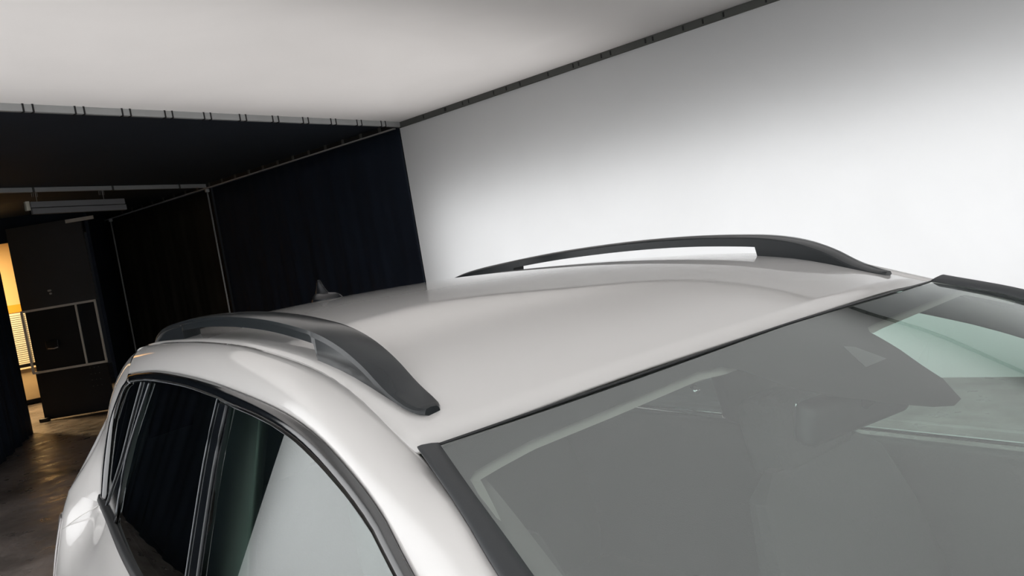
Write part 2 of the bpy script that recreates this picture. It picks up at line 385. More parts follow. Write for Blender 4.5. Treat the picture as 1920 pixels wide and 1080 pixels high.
# ------------------------------------------------------------------ the gate
GA = Vector((-14.015, -0.121, 0)); GB = Vector((-13.34, 0.847, 0)); gd = (GB - GA).normalized()
GL = (GB - GA).length
gr = thing('gate', 'tall black sheet gate with pale grey strips framing its middle panel', 'gate', None, (GA.x, GA.y, 0)); gr.rotation_euler = (0, 0, math.atan2(gd.y, gd.x))
def gpanel(nm, s0, s1, z0, z1, m, y=0.0, t=0.03, sl=(0, 0)):
    V = [(s0, y, z0), (s1, y, z0), (s1 + sl[1], y, z1), (s0 + sl[0], y, z1)]; V += [(x, y + t, z) for x, _, z in V]
    return mesh(nm, V, [(0, 1, 2, 3), (7, 6, 5, 4), (0, 4, 5, 1), (1, 5, 6, 2), (2, 6, 7, 3), (3, 7, 4, 0)], m, gr)
gpanel('upper_sheet', -0.02, GL + 0.01, 1.82, 3.16, m_gatetop)
gpanel('middle_panel', 0.02, 0.84, 0.80, 1.80, m_gate, 0.012)
gpanel('side_panel', 0.86, GL - 0.02, 0.80, 1.80, m_gate, 0.012)
gpanel('lower_panel', 0.0, GL - 0.02, 0.02, 0.80, m_gate)
for (s0, s1, z0, z1) in ((-0.04, GL, 1.79, 1.825), (-0.04, GL, 0.785, 0.82), (-0.045, -0.012, 0.80, 1.80), (0.835, 0.862, 0.80, 1.80), (GL - 0.03, GL, 0.80, 1.80)):
    gpanel('frame_strip', s0, s1, z0, z1, m_strip, -0.012, 0.02)
gpanel('top_trim', 0.95, GL + 0.22, 3.10, 3.155, m_strip, -0.01, 0.02)
box('gate_knob', (0.50, -0.03, 2.08), (0.05, 0.04, 0.03), m_alu, gr, bev=0.01)
box('gate_knob', (0.51, -0.03, 2.03), (0.03, 0.04, 0.03), m_alu, gr, bev=0.01)
lh = box('latch_plate', (0.36, -0.01, 1.21), (0.20, 0.02, 0.14), m_rubber, gr, bev=0.008)
tube('latch_handle', [(0.30, -0.04, 1.16), (0.40, -0.05, 1.15), (0.46, -0.04, 1.16)], 0.009, m_alu, gr)
box('caster_foot', (0.03, -0.05, 0.03), (0.14, 0.10, 0.06), m_rubber, gr, bev=0.015)
sb = bmesh.new()
for i in range(3):
    for j in range(4):
        g = bmesh.ops.create_icosphere(sb, subdivisions=1, radius=0.008)
        bmesh.ops.translate(sb, vec=(0.88 + 0.07 * i, -0.004, 0.44 + 0.1 * j), verts=g['verts'])
me = bpy.data.meshes.new('rivet'); sb.to_mesh(me); sb.free(); link('rivet', me, m_dalu, gr)['kind'] = 'stuff'

# black wall filling between gate, drape frame and header
struct(wallbox('wall_back', (-13.30, 0.90), (C0.x - 0.05, C0.y - 0.02), 0, H, 0.05, m_black, -1), 'black cloth wall between gate and far drape', 'wall')
struct(wallbox('trim_1', (-13.70, 1.00), (-14.70, -1.80), 2.95, H, 0.06, m_black, -1), 'black cloth header above the gate', 'header')
ldp = drape('black_curtain', (-12.88, -0.37, 0), (-10.2, -0.93, 0), 0.0, H - 0.02, m_black, 5, 0.03, 0.9, 'black drape left of the lit gap, nearest the gate', 'black drapes on the left side')
drape('black_curtain', (-10.18, -0.95, 0), (LW0.x, LW0.y, 0), 0.0, H - 0.02, m_black, 7, 0.03, 0.1, 'black drape on the left running from the gap to the white wall', 'black drapes on the left side')

struct(wallbox('wall_leak_block', (-12.86, -0.50), (-10.2, -1.06), 0, H, 0.04, m_black, -1), 'added black light-blocking wall behind the left drapes near the gap', 'wall')  # added unseen wall, stops hall light leaking between the left drapes
struct(wallbox('wall_leak_block', (-10.2, -1.06), (LW0.x - .1, LW0.y - .12), 0, H, 0.04, m_black, -1), 'added black light-blocking wall behind the left drapes near the white wall', 'wall')  # second added length of the light block, hidden by the drape

# ------------------------------------------------------------------ lit hall beyond the gap
hx = -17.9
hw = wallbox('wall_hall', (hx, 0.6), (hx, -5.5), 0, H, 0.1, m_hallwall, -1); struct(hw, 'warm yellow wall of the lit hall beyond the gap', 'wall')
bs = wallbox('baseboard_hall', (hx + 0.03, 0.6), (hx + 0.03, -5.5), 0, 0.10, 0.03, m_rubber, -1); struct(bs, 'black baseboard of the lit hall', 'baseboard')
struct(wallbox('wall_hall_side', (-15.4, -5.5), (hx, -5.5), 0, H, 0.1, m_hallwall, -1), 'warm side wall of the lit hall', 'wall')
struct(slab('ceiling', [(-14.6, -5.5), (-14.6, 1.2), (hx, 1.2), (hx, -5.5)], H + 0.06, H + 0.12, m_hallwall), 'ceiling of the lit hall', 'ceiling')
# ------------------------------------------------------------------ the car
car = thing('car', 'white compact car with black roof rails standing in the studio', 'car')

def S(x, z):                                                   # half width of the side glass surface
    return .637 - (.022 if x < -.6 else .0105) * (x + .6) ** 2 + .28 * (1.43 - z)
def onS(x, z, off=0.0): return Vector((x, -(S(x, z) + off), z))

# windshield surface
EDGE = [(-.02, -.57, 1.416), (.083, -.59, 1.384), (.18, -.608, 1.345), (.32, -.631, 1.285), (.47, -.655, 1.217), (.87, -.72, 1.03)]
CEN = [(.045, 0, 1.442), (.15, 0, 1.409), (.25, 0, 1.375), (.4, 0, 1.322), (.56, 0, 1.262), (1.05, 0, 1.05)]
def W(u_, v_, off=0.0):
    e_ = cat(EDGE, v_); c_ = cat(CEN, v_); k = abs(u_) ** 1.75
    q = c_ * (1 - k) + e_ * k; q.y = -e_.y * u_
    return q + Vector((0.4, 0, 0.92)) * off

def both(fn):
    """build fn(side) for the right (-1, as modelled) and mirrored left side"""
    fn(False); fn(True)
def side(pts, mir): return [[Vector((p[0], -p[1], p[2])) for p in r_] for r_ in pts] if mir else pts

# curves on the right side: D = roof edge, E = upper edge of the door frame
Dc = [(-1.75, -.533, 1.503), (-1.43, -.545, 1.515), (-1.0, -.56, 1.524), (-.62, -.567, 1.518), (-.284, -.572, 1.485), (-.044, -.585, 1.415), (.092, -.617, 1.386), (.18, -.637, 1.349), (.45, -.686, 1.232), (.85, -.755, 1.03)]
Ec = [(-1.66, -.612, 1.433), (-1.461, -.616, 1.448), (-1.203, -.62, 1.462), (-.892, -.625, 1.466), (-.619, -.628, 1.461), (-.356, -.632, 1.447), (-.206, -.636, 1.428), (-.093, -.643, 1.399), (-.002, -.651, 1.365), (.067, -.661, 1.327), (.35, -.70, 1.185), (.80, -.748, .985)]

# roof: crowned panel between the two D edges
zc = [(-2.16, 1.497), (-2.0, 1.515), (-1.8, 1.532), (-1.5, 1.546), (-1.2, 1.553), (-.9, 1.553), (-.6, 1.543), (-.35, 1.520), (-.15, 1.486), (0.06, 1.438)]
def lin(tab, x):
    if x <= tab[0][0]: return tab[0][1]
    for i in range(len(tab) - 1):
        if x <= tab[i + 1][0]:
            q = (x - tab[i][0]) / (tab[i + 1][0] - tab[i][0])
            t0 = tab[max(i - 1, 0)]; t3 = tab[min(i + 2, len(tab) - 1)]
            h = tab[i + 1][0] - tab[i][0]
            m0 = (tab[i + 1][1] - t0[1]) / (tab[i + 1][0] - t0[0]) * h; m1 = (t3[1] - tab[i][1]) / (t3[0] - tab[i][0]) * h
            return (2 * q**3 - 3 * q**2 + 1) * tab[i][1] + (q**3 - 2 * q**2 + q) * m0 + (-2 * q**3 + 3 * q**2) * tab[i + 1][1] + (q**3 - q**2) * m1
    return tab[-1][1]
zd = [(-2.10, 1.475), (-1.75, 1.503), (-1.43, 1.515), (-1.0, 1.524), (-.62, 1.518), (-.284, 1.485), (-.044, 1.415), (0.0, 1.400)]
yd = [(-2.10, .480), (-1.75, .533), (-1.43, .545), (-1.0, .56), (-.62, .567), (-.284, .572), (-.044, .585), (0.0, .59)]
NR = 48
rows = []
for i in range(NR + 1):
    t = i / NR; row = []
    for j in range(-24, 25):
        u_ = j / 24
        xh = .040 - .075 * abs(u_) ** 2.0; xr = -2.20 + .10 * abs(u_) ** 2
        x = xh + (xr - xh) * t; k = abs(u_) ** 2.4
        z = lin(zc, x) * (1 - k) + lin(zd, x) * k
        row.append((x, u_ * lin(yd, x), z))
    rows.append(row)
grid('roof_panel', rows, m_paint, car, True, 0.004, -1.0)
def roof_z(x, y):
    k = min(abs(y) / lin(yd, x), 1) ** 2.4
    return lin(zc, x) * (1 - k) + lin(zd, x) * k

# header gap seal between roof and windshield
tube('header_seal', [Vector((.046 - .068 * abs(u_ / 20) ** 2.1, u_ / 20 * .572, W(u_ / 20, 0).z + .000)) for u_ in range(-20, 21)], .0019, m_rubber, car, 6)

# body side frame (cant rail + A pillar) and quarter panel, side body
def cant(mir):
    D = bylen(Dc, 60); E_ = bylen(Ec, 60); rows = []
    for a, b in zip(D, E_):
        row = []
        for k in range(9):
            t = k / 8; p = a.lerp(b, t); n = Vector((0, -0.62, 0.78)); p = p + n * 0.016 * math.sin(math.pi * t) ** 0.8
            row.append(p)
        row.append(b + Vector((0.0, 0.012, -.004)))
        rows.append(row)
    rows = [[a + Vector((0, 0.006, -.006))] + r_ for a, r_ in zip(D, rows)]
    grid('side_frame', side(rows, mir), m_paint, car, True, flip=not mir)
both(cant)

c0 = [(-1.75, -.533, 1.503), (-1.72, -.585, 1.478), (-1.66, -.612, 1.433), (-1.819, -.624, 1.365), (-2.03, -.645, 1.25), (-2.12, -.675, 1.121), (-2.03, -.706, 1.030)]
c1 = [(-1.93, -.510, 1.490), (-1.93, -.560, 1.465), (-1.93, -.598, 1.415), (-2.01, -.622, 1.345), (-2.13, -.640, 1.245), (-2.22, -.680, 1.135), (-2.24, -.745, 1.030)]
c2 = [(-2.10, -.480, 1.475), (-2.12, -.530, 1.446), (-2.13, -.568, 1.402), (-2.16, -.600, 1.330), (-2.23, -.628, 1.240), (-2.32, -.676, 1.140), (-2.42, -.757, 1.020)]
c3 = [(-2.17, -.420, 1.470), (-2.20, -.460, 1.440), (-2.22, -.500, 1.395), (-2.26, -.540, 1.320), (-2.34, -.590, 1.230), (-2.43, -.640, 1.130), (-2.53, -.690, 1.010)]
c4 = [(-2.21, -.20, 1.485), (-2.235, -.22, 1.45), (-2.255, -.25, 1.400), (-2.30, -.28, 1.320), (-2.37, -.30, 1.230), (-2.46, -.32, 1.130), (-2.58, -.34, 1.010)]
c5 = [(-2.22, 0.0, 1.492), (-2.25, 0.0, 1.455), (-2.27, 0.0, 1.405), (-2.31, 0.0, 1.320), (-2.38, 0.0, 1.230), (-2.47, 0.0, 1.130), (-2.59, 0.0, 1.010)]
def quarter(mir):
    g = smoothgrid([c0, c1, c2, c3, c4, c5], 40, 48)
    grid('quarter_panel', side(g, mir), m_paint, car, True, flip=mir)
both(quarter)

# body below the belt line
bel = [(-2.03, -.706, 1.030), (-1.706, -.724, 1.030), (-1.30, -.742, 1.010), (-.7, -.752, 1.000), (0.0, -.757, .985), (.80, -.750, .975)]
lowc = []
secs_x = [1.95, 1.7, 1.2, .80, 0.0, -.7, -1.3, -1.706, -2.03]
def arch(x, base):
    z = base
    for wc in (1.28, -1.42):
        d = abs(x - wc)
        if d < .36: z = max(z, .32 + math.sqrt(.36 ** 2 - d ** 2))
    return z
topz = {1.95: (.70, .60), 1.7: (.78, .80), 1.2: (.79, .88), .80: (.755, .975), 0.0: (.757, .985), -.7: (.752, 1.0), -1.3: (.742, 1.01), -1.706: (.724, 1.03), -2.03: (.706, 1.03)}
def low_row(x, ty, tz, wf):
    sh = min(.93, tz - .05)
    return [(x, -ty, tz), (x, -(ty + .045) * wf, sh + (tz - sh) * .25), (x, -.835 * wf, sh - .09), (x, -.872 * wf, .70 if tz > .8 else tz - .1), (x, -.885 * wf, .5), (x, -.86 * wf, .32), (x, -.82 * wf, .22)]
ctrl = [low_row(x, topz[x][0], topz[x][1], .9 if x > 1.9 else (.985 if x > 1.6 else 1.0)) for x in secs_x]
ctrl.append([(-2.24, -.745, 1.030), (-2.26, -.79, .975), (-2.27, -.83, .87), (-2.26, -.865, .72), (-2.26, -.875, .5), (-2.24, -.85, .32), (-2.22, -.80, .22)])
ctrl.append([(-2.42, -.757, 1.020), (-2.43, -.775, .965), (-2.42, -.798, .87), (-2.40, -.828, .74), (-2.42, -.84, .5), (-2.38, -.82, .32), (-2.34, -.78, .22)])
ctrl.append([(-2.53, -.690, 1.010), (-2.56, -.70, .960), (-2.57, -.70, .87), (-2.60, -.72, .72), (-2.62, -.72, .5), (-2.58, -.70, .32), (-2.5, -.66, .22)])
ctrl.append([(-2.58, -.34, 1.010), (-2.61, -.34, .960), (-2.62, -.34, .87), (-2.65, -.34, .72), (-2.68, -.34, .5), (-2.64, -.34, .32), (-2.55, -.34, .22)])
ctrl.append([(-2.59, 0, 1.010), (-2.62, 0, .960), (-2.63, 0, .87), (-2.66, 0, .72), (-2.69, 0, .5), (-2.65, 0, .32), (-2.56, 0, .22)])
def lowbody(mir):
    g = smoothgrid(ctrl, 130, 36)
    out = []
    for r_ in g:
        rr = []
        for p in r_:
            a = arch(p.x, 0)
            if p.z < a and p.x > -2.3: p = Vector((p.x, p.y, a))
            rr.append(p)
        out.append(rr)
    grid('body_side', side(out, mir), m_paint, car, True, flip=mir)
both(lowbody)
# tail lamp lens proud of the corner
def tail(mir):
    a = [(-2.30, -.800, .955), (-2.38, -.796, .952), (-2.45, -.782, .945), (-2.54, -.725, .935)]
    b = [(-2.27, -.834, .86), (-2.36, -.826, .86), (-2.44, -.808, .86), (-2.56, -.735, .86)]
    c = [(-2.27, -.862, .75), (-2.36, -.852, .75), (-2.44, -.832, .75), (-2.58, -.745, .75)]
    g = smoothgrid([a, b, c], 12, 18)
    grid('tail_lamp', side(g, mir), m_lens, car, True, 0.005, 1.0, flip=mir)
both(tail)
# panel gap from tail lamp to window tip
def gap(mir):
    pts = bylen([(-2.035, -.712, 1.022), (-2.12, -.765, .985), (-2.24, -.806, .935)], 10)
    if mir: pts = mirror_y(pts)
    tube('panel_gap', pts, .0018, m_paint, car, 5)
both(gap)

# front end: bonnet, nose, grille area
bon = [[(.95, -.74, .985), (1.02, -.4, 1.005), (1.05, 0, 1.012)], [(1.3, -.74, .93), (1.3, -.4, .965), (1.32, 0, .975)], [(1.7, -.70, .80), (1.76, -.4, .84), (1.80, 0, .85)], [(1.93, -.62, .64), (2.02, -.35, .68), (2.05, 0, .69)]]
full = [r_ + [(p[0], -p[1], p[2]) for p in r_[-2::-1]] for r_ in bon]
grid('bonnet', smoothgrid(full, 24, 24), m_paint, car, True, 0.004, flip=False)
nose = [[(1.93, -.66, .64), (2.03, -.35, .68), (2.06, 0, .69)], [(1.96, -.74, .5), (2.10, -.35, .5), (2.13, 0, .5)], [(1.93, -.76, .35), (2.08, -.35, .35), (2.11, 0, .35)], [(1.9, -.72, .22), (2.0, -.35, .22), (2.04, 0, .22)]]
full = [r_ + [(p[0], -p[1], p[2]) for p in r_[-2::-1]] for r_ in nose]
grid('front_bumper', smoothgrid(full, 16, 24), m_paint, car, True, 0.004)
box('grille', (2.125, 0, .56), (.04, .9, .10), m_gloss, car, bev=.015)
box('lower_grille', (2.115, 0, .38), (.05, 1.0, .12), m_gloss, car, bev=.015)
for s in (-1, 1): box('headlamp', (1.955, s * .60, .66), (.16, .26, .09), m_lens, car, rz=-s * .35, bev=.03)
box('cowl', (.98, 0, .985), (.16, 1.42, .03), m_trimgrey, car, bev=.01)
box('underbody', (-.3, 0, .27), (4.2, 1.45, .12), m_rubber, car, bev=.02)

# wheels
def wheel(x, s):
    wr = bpy.data.objects.new('wheel', None); COL.objects.link(wr); wr.parent = car; wr.location = (x, s * .775, .325)
    prof = [(.20, -.105), (.27, -.115), (.315, -.10), (.325, -.05), (.325, .05), (.315, .10), (.27, .115), (.20, .105)]
    rows = [[(rr * math.cos(a * math.pi / 20), yy, rr * math.sin(a * math.pi / 20)) for rr, yy in prof] for a in range(41)]
    grid('tyre', rows, m_tire, wr, True)
    rim = [(.20, -.10), (.212, -.10), (.205, 0), (.212, .10), (.20, .10), (.195, 0)]
    grid('rim', [[(rr * math.cos(a * math.pi / 20), yy, rr * math.sin(a * math.pi / 20)) for rr, yy in rim] for a in range(41)], m_alloy, wr, True)
    for k in range(5):
        a = k * 2 * math.pi / 5
        b = box('spoke', (.115 * math.cos(a), s * .07, .115 * math.sin(a)), (.19, .03, .05), m_alloy, wr, bev=.008)
        b.data.transform(Matrix.Translation((-.115 * math.cos(a), -s * .07, -.115 * math.sin(a))))
        b.data.transform(Matrix.Rotation(-a, 4, 'Y')); b.data.transform(Matrix.Translation((.115 * math.cos(a), s * .07, .115 * math.sin(a))))
    tube('hub', [(0, -s * .02, 0), (0, s * .085, 0)], .045, m_alloy, wr, 16)
for x in (1.28, -1.42):
    for s in (-1, 1): wheel(x, s)

# windshield, frit, side trims
rows = [[W(j / 24, i / 30) for j in range(-24, 25)] for i in range(31)]
orient(grid('windshield', rows, m_wind, car, True), (-.5, 0, .4))
VB = [(-1.0, .40), (-.99, .22), (-.982, .14), (-.965, .120), (-.908, .104), (-.833, .088), (-.645, .079), (-.395, .062), (-.33, .075), (-.31, .12), (-.300, .20), (-.285, .262), (-.25, .335), (-.19, .41), (-.139, .452), (-.10, .468), (-.06, .463), (.003, .409), (.083, .266), (.139, .150), (.17, .128), (.234, .122), (.479, .114), (.92, .100), (.965, .110), (.982, .14), (.99, .22), (1.0, .40)]
def vb(u_):
    for (a, va), (b, vb_) in zip(VB, VB[1:]):
        if u_ <= b: return va + (vb_ - va) * (u_ - a) / (b - a)
    return VB[-1][1]
us = sorted(set([a for a, _ in VB] + [j / 60 for j in range(-60, 61)]))
rows = [[W(u_, 0.004 + (vb(u_) - 0.004) * i / 14, -0.004) for u_ in us] for i in range(15)]
grid('frit_band', rows, m_frit, car, True)
q = [(-.022, .173), (-.003, .191), (-.007, .283), (-.089, .283)]
vs = [W(a, b, -.0022) for a, b in q]
cw = mesh('sensor_window', vs, [(0, 1, 2, 3)], m_trimgrey, car, solid=.0008); cw['label'] = 'small grey sensor window in the black band'
m_sensor = mat('sensor_window_grey', (0.045, 0.048, 0.05), 0.5); cw.data.materials[0] = m_sensor
Tin = [(-.022, -.562, 1.4175), (.083, -.590, 1.3875), (.158, -.603, 1.355), (.31, -.631, 1.290), (.45, -.655, 1.227), (.85, -.72, 1.033)]
Tout = [(-.012, -.594, 1.424), (.092, -.617, 1.391), (.18, -.637, 1.354), (.31, -.661, 1.294), (.45, -.686, 1.237), (.85, -.755, 1.035)]
def atrim(mir):
    A = bylen(Tin, 40); B = bylen(Tout, 40); rows = []
    for i_, (a, b) in enumerate(zip(A, B)):
        up = Vector((0.3, -.2, .93)) * min(1.0, .35 + i_ / 12)
        rows.append([a - up * .004, a + up * .003, a.lerp(b, .35) + up * .006, a.lerp(b, .8) + up * .005, b + up * .001, b - up * .006])
    o = grid('windshield_pillar_trim', side(rows, mir), m_trimgrey, car, True, flip=not mir)
both(atrim)

# door frame trim (gloss black) between E and the glass line G
Gc = [(-1.593, -.617, 1.422), (-1.42, -.62, 1.436), (-1.228, -.624, 1.445), (-.885, -.629, 1.452), (-.636, -.633, 1.446), (-.561, -.634, 1.44), (-.384, -.636, 1.432), (-.243, -.64, 1.416), (-.11, -.647, 1.385), (-.022, -.654, 1.356), (.044, -.663, 1.322), (.33, -.70, 1.17), (.74, -.735, .995)]
def interp_x(curve, x):
    pts = bylen(curve, 200)
    best = min(pts, key=lambda p: abs(p.x - x)); return best
def gz(x): return interp_x(Gc, x).z
Gp = bylen(Gc, 90); Ep = bylen([(-1.66, -.612, 1.433)] + Ec[1:], 90)
def frame(mir):
    rows = [[a + Vector((0, .003, 0)), a.lerp(b, .5) + Vector((0, -.003, .001)), b + Vector((0, -.001, 0))] for a, b in zip(Ep, Gp)]
    grid('door_frame_trim', side(rows, mir), m_gloss, car, True, flip=not mir, solid=.006)
    # rear corner of the frame, around the quarter pane
    Ro = bylen([(-1.66, -.613, 1.429), (-1.819, -.624, 1.365), (-2.03, -.643, 1.25), (-2.115, -.674, 1.121), (-2.035, -.705, 1.034)], 30)
    Ri = bylen([(-1.60, -.616, 1.416), (-1.70, -.618, 1.400), (-1.88, -.637, 1.30), (-1.90, -.672, 1.166), (-1.885, -.700, 1.065)], 30)
    rows = [[a + Vector((0, .004, 0)), a.lerp(b, .5) + Vector((0, -.003, 0)), b] for a, b in zip(Ro, Ri)]
    grid('window_corner_trim', side(rows, mir), m_gloss, car, True, flip=mir, solid=.006)
    # belt molding
    Bo = bylen([(p[0], p[1], p[2]) for p in bel], 60)
    rows = [[p + Vector((0, -.002, -.004)), p + Vector((0, -.008, .010)), p + Vector((0, -.001, .026)), p + Vector((0, .012, .028))] for p in Bo]
    grid('belt_molding', side(rows, mir), m_rubber, car, True, flip=mir)
both(frame)
def seal_lines(mir):
    def T(nm, pts, rr, m=m_seal, n=16):
        p = [onS(x, z, .004) for x, z in pts]; p = bylen(p, n)
        if mir: p = mirror_y(p)
        tube(nm, p, rr, m, car, 6)
    T('window_seal', [(-1.60, 1.420), (-1.42, 1.435), (-1.228, 1.444), (-.885, 1.451), (-.636, 1.446)], .0016)
    T('window_seal', [(-.62, 1.444), (-.561, 1.439), (-.384, 1.431), (-.243, 1.415), (-.11, 1.384), (-.022, 1.355), (.044, 1.321), (.33, 1.165), (.72, .995)], .0016)
    T('divider_seal', [(-1.393, 1.431), (-1.50, 1.33), (-1.62, 1.21), (-1.86, 1.045)], .0024)
    T('divider_seal', [(-1.274, 1.435), (-1.42, 1.32), (-1.53, 1.22), (-1.60, 1.06)], .0024)
    T('quarter_seal', [(-1.61, 1.415), (-1.72, 1.388), (-1.86, 1.30)], .0014)
    T('door_gap', [(-.618, 1.462), (-.636, 1.446), (-.687, 1.331), (-.732, 1.138), (-.75, 1.02)], .0014)
    T('glass_run', [(-.575, 1.438), (-.617, 1.334), (-.650, 1.17), (-.668, 1.01)], .003, m_trimgrey)
both(seal_lines)
def edgeS(tab, z):                                             # x on a near vertical line given z (tab: (x,z) from top)
    for (xa, za), (xb, zb) in zip(tab, tab[1:]):
        if z >= zb: return xa + (xb - xa) * (za - z) / (za - zb)
    return tab[-1][0] + (tab[-1][0] - tab[-2][0]) * (tab[-1][1] - z) / (tab[-2][1] - tab[-1][1])
lB = [(-.637, 1.446), (-.687, 1.331), (-.732, 1.138), (-.755, 1.0)]
lBg = [(-.565, 1.44), (-.605, 1.334), (-.637, 1.17), (-.655, 1.0)]
lR = [(-1.274, 1.435), (-1.42, 1.32), (-1.53, 1.22), (-1.60, 1.06)]
lD = [(-1.393, 1.431), (-1.50, 1.33), (-1.62, 1.21), (-1.86, 1.045)]
zb_ = lambda x: 1.045 if x < -1.5 else 1.045 - (x + 1.5) * .025
def ruled(nm, top, bot, m, mir, off=0.0, n=24, solid=0.0):
    rows = []
    for i in range(n + 1):
        q = i / n; a = top(q); b = bot(q)
        rows.append([onS(a[0] + (b[0] - a[0]) * k / 12, a[1] + (b[1] - a[1]) * k / 12, off) for k in range(13)])
    return orient(grid(nm, side(rows, mir), m, car, True, solid=solid), (-.6, 0, .6))
def strip(nm, la, lb, m, mir, off, n=18):
    rows = []
    for i in range(n + 1):
        z = 1.437 - (1.437 - 1.03) * i / n
        xa, xb = edgeS(la, z), edgeS(lb, z)
        rows.append([onS(xa + (xb - xa) * k / 6, z, off) for k in range(7)])
    return grid(nm, side(rows, mir), m, car, True, flip=not mir)
def panes(mir):
    # the fixed outlines run along the lines above (bottom row sits inside the belt molding)
    ruled('rear_door_glass', lambda q: (lambda x: (x, gz(x)))(-1.274 + (-.637 + 1.274) * q), lambda q: (lambda x: (x, zb_(x)))(-1.61 + (-.75 + 1.61) * q), m_priv, mir, -.002)
    ruled('front_door_glass', lambda q: (lambda x: (x, gz(x)))(-.565 + (.70 + .565) * q), lambda q: (lambda x: (x, zb_(x)))(-.655 + (.75 + .655) * q), m_side, mir, -.002, 40)
    ruled('quarter_glass', lambda q: (lambda x: (x, gz(x)))(-1.60 + (-1.39 + 1.60) * q) if q > 0 else (-1.60, 1.416), lambda q: (-1.895 + (-1.86 + 1.895) * q, 1.06), m_priv, mir, -.002)
    # rounded rear bulge of the quarter pane
    ruled('quarter_glass', lambda q: (-1.60 - .28 * q ** .8 * 1.0, 1.418 - .118 * q ** 1.3), lambda q: (-1.60 - .295 * q, 1.416 - .35 * q), m_priv, mir, -.002)
    strip('pillar_cover', lB, lBg, m_gloss, mir, .002)
    strip('pillar_cover', lD, lR, m_gloss, mir, .001)
both(panes)

# roof rails
def rail(mir):
    top = [(-1.79, 1.497), (-1.74, 1.515), (-1.66, 1.534), (-1.551, 1.550), (-1.365, 1.563), (-1.1, 1.574), (-.87, 1.576), (-.70, 1.573), (-.554, 1.566), (-.418, 1.554), (-.337, 1.543), (-.265, 1.525), (-.205, 1.500), (-.153, 1.470), (-.11, 1.452), (-.085, 1.446)]
    yc = [(-1.79, .498), (-1.5, .506), (-1.1, .516), (-.6, .525), (-.3, .530), (-.085, .529)]
    hw_ = [(-1.79, .010), (-1.7, .016), (-1.4, .021), (-.9, .025), (-.4, .027), (-.2, .025), (-.12, .022), (-.098, .018), (-.085, .010)]
    xs = [-1.79 + (1.79 - .085) * i / 110 for i in range(111)]
    xs = sorted(xs + [-1.296, -1.290, -.371, -.366, -.095, -.09])
    secs = []
    for x in xs:
        zt = lin(top, x); y = lin(yc, x); h = lin(hw_, x)
        rz_ = roof_z(x, y) - .010
        beam_ = -1.292 < x < -.369
        zb = max(zt - .024, rz_) if beam_ else min(rz_, zt - .008)
        zk = zt - min(.012, (zt - zb) * .4)                     # lower rim of the top ribbon
        hi = h - (.004 if not beam_ else .003)
        sgn = -1
        secs.append([Vector((x, sgn * (y + hi), zb)), Vector((x, sgn * (y + hi), zk - .001)), Vector((x, sgn * (y + h + .001), zk)), Vector((x, sgn * (y + h), zt - .004)), Vector((x, sgn * (y + h * .8), zt - .0012)), Vector((x, sgn * (y + h * .2), zt)), Vector((x, sgn * (y - h * .6), zt - .0006)), Vector((x, sgn * (y - h * .92), zt - .003)), Vector((x, sgn * (y - h), zt - .006)), Vector((x, sgn * (y - h), zb))])
    secs = side(secs, mir)
    o = loft('roof_rail', secs, m_rail, car)
both(rail)

# shark fin antenna
fr = []
for (x0, x1, z, hw2) in ((-1.765, -1.535, 1.530, .032), (-1.763, -1.540, 1.545, .030), (-1.758, -1.556, 1.554, .024), (-1.752, -1.585, 1.560, .016), (-1.745, -1.638, 1.563, .010), (-1.735, -1.660, 1.575, .008), (-1.722, -1.678, 1.592, .006), (-1.715, -1.690, 1.604, .004), (-1.710, -1.696, 1.607, .002)):
    xm = (x0 + x1) / 2; L_ = (x1 - x0) / 2
    fr.append([Vector((xm + L_ * math.cos(a * math.pi / 8), hw2 * math.sin(a * math.pi / 8) * (1 - .35 * math.cos(a * math.pi / 8)), z)) for a in range(16)])
loft('antenna_fin', fr, mat('antenna_gloss', (0.008, 0.009, 0.011), 0.2, spec=0.12), car)

# rear window of the tailgate and spoiler lip
tg = [[Vector((-2.262 - .0, y, 1.40)), Vector((-2.315, y, 1.31)), Vector((-2.39, y, 1.22)), Vector((-2.475, y, 1.13))] for y in (-.48, -.3, 0, .3, .48)]
tg = [[p + Vector((-.012 + .10 * abs(p.y / .48) ** 3, 0, 0)) for p in r_] for r_ in tg]
grid('rear_window', smoothgrid(tg, 16, 12), m_gloss, car, True)
sp = []
for j in range(-20, 21):
    y = j / 20 * .50; k = abs(j / 20) ** 3
    x0 = -2.12 + .02 * k; x1 = -2.33 + .14 * k; z0 = 1.502 - .026 * k; z1 = 1.482 - .028 * k
    sp.append([Vector((x0, y, z0 + .004)), Vector(((x0 + x1) / 2, y, (z0 + z1) / 2 + .008)), Vector((x1, y, z1)), Vector((x1 - .004, y, z1 - .012)), Vector(((x0 + x1) / 2, y, z1 - .022)), Vector((x0, y, z0 - .03))])
loft('roof_spoiler', sp, m_paint, car)

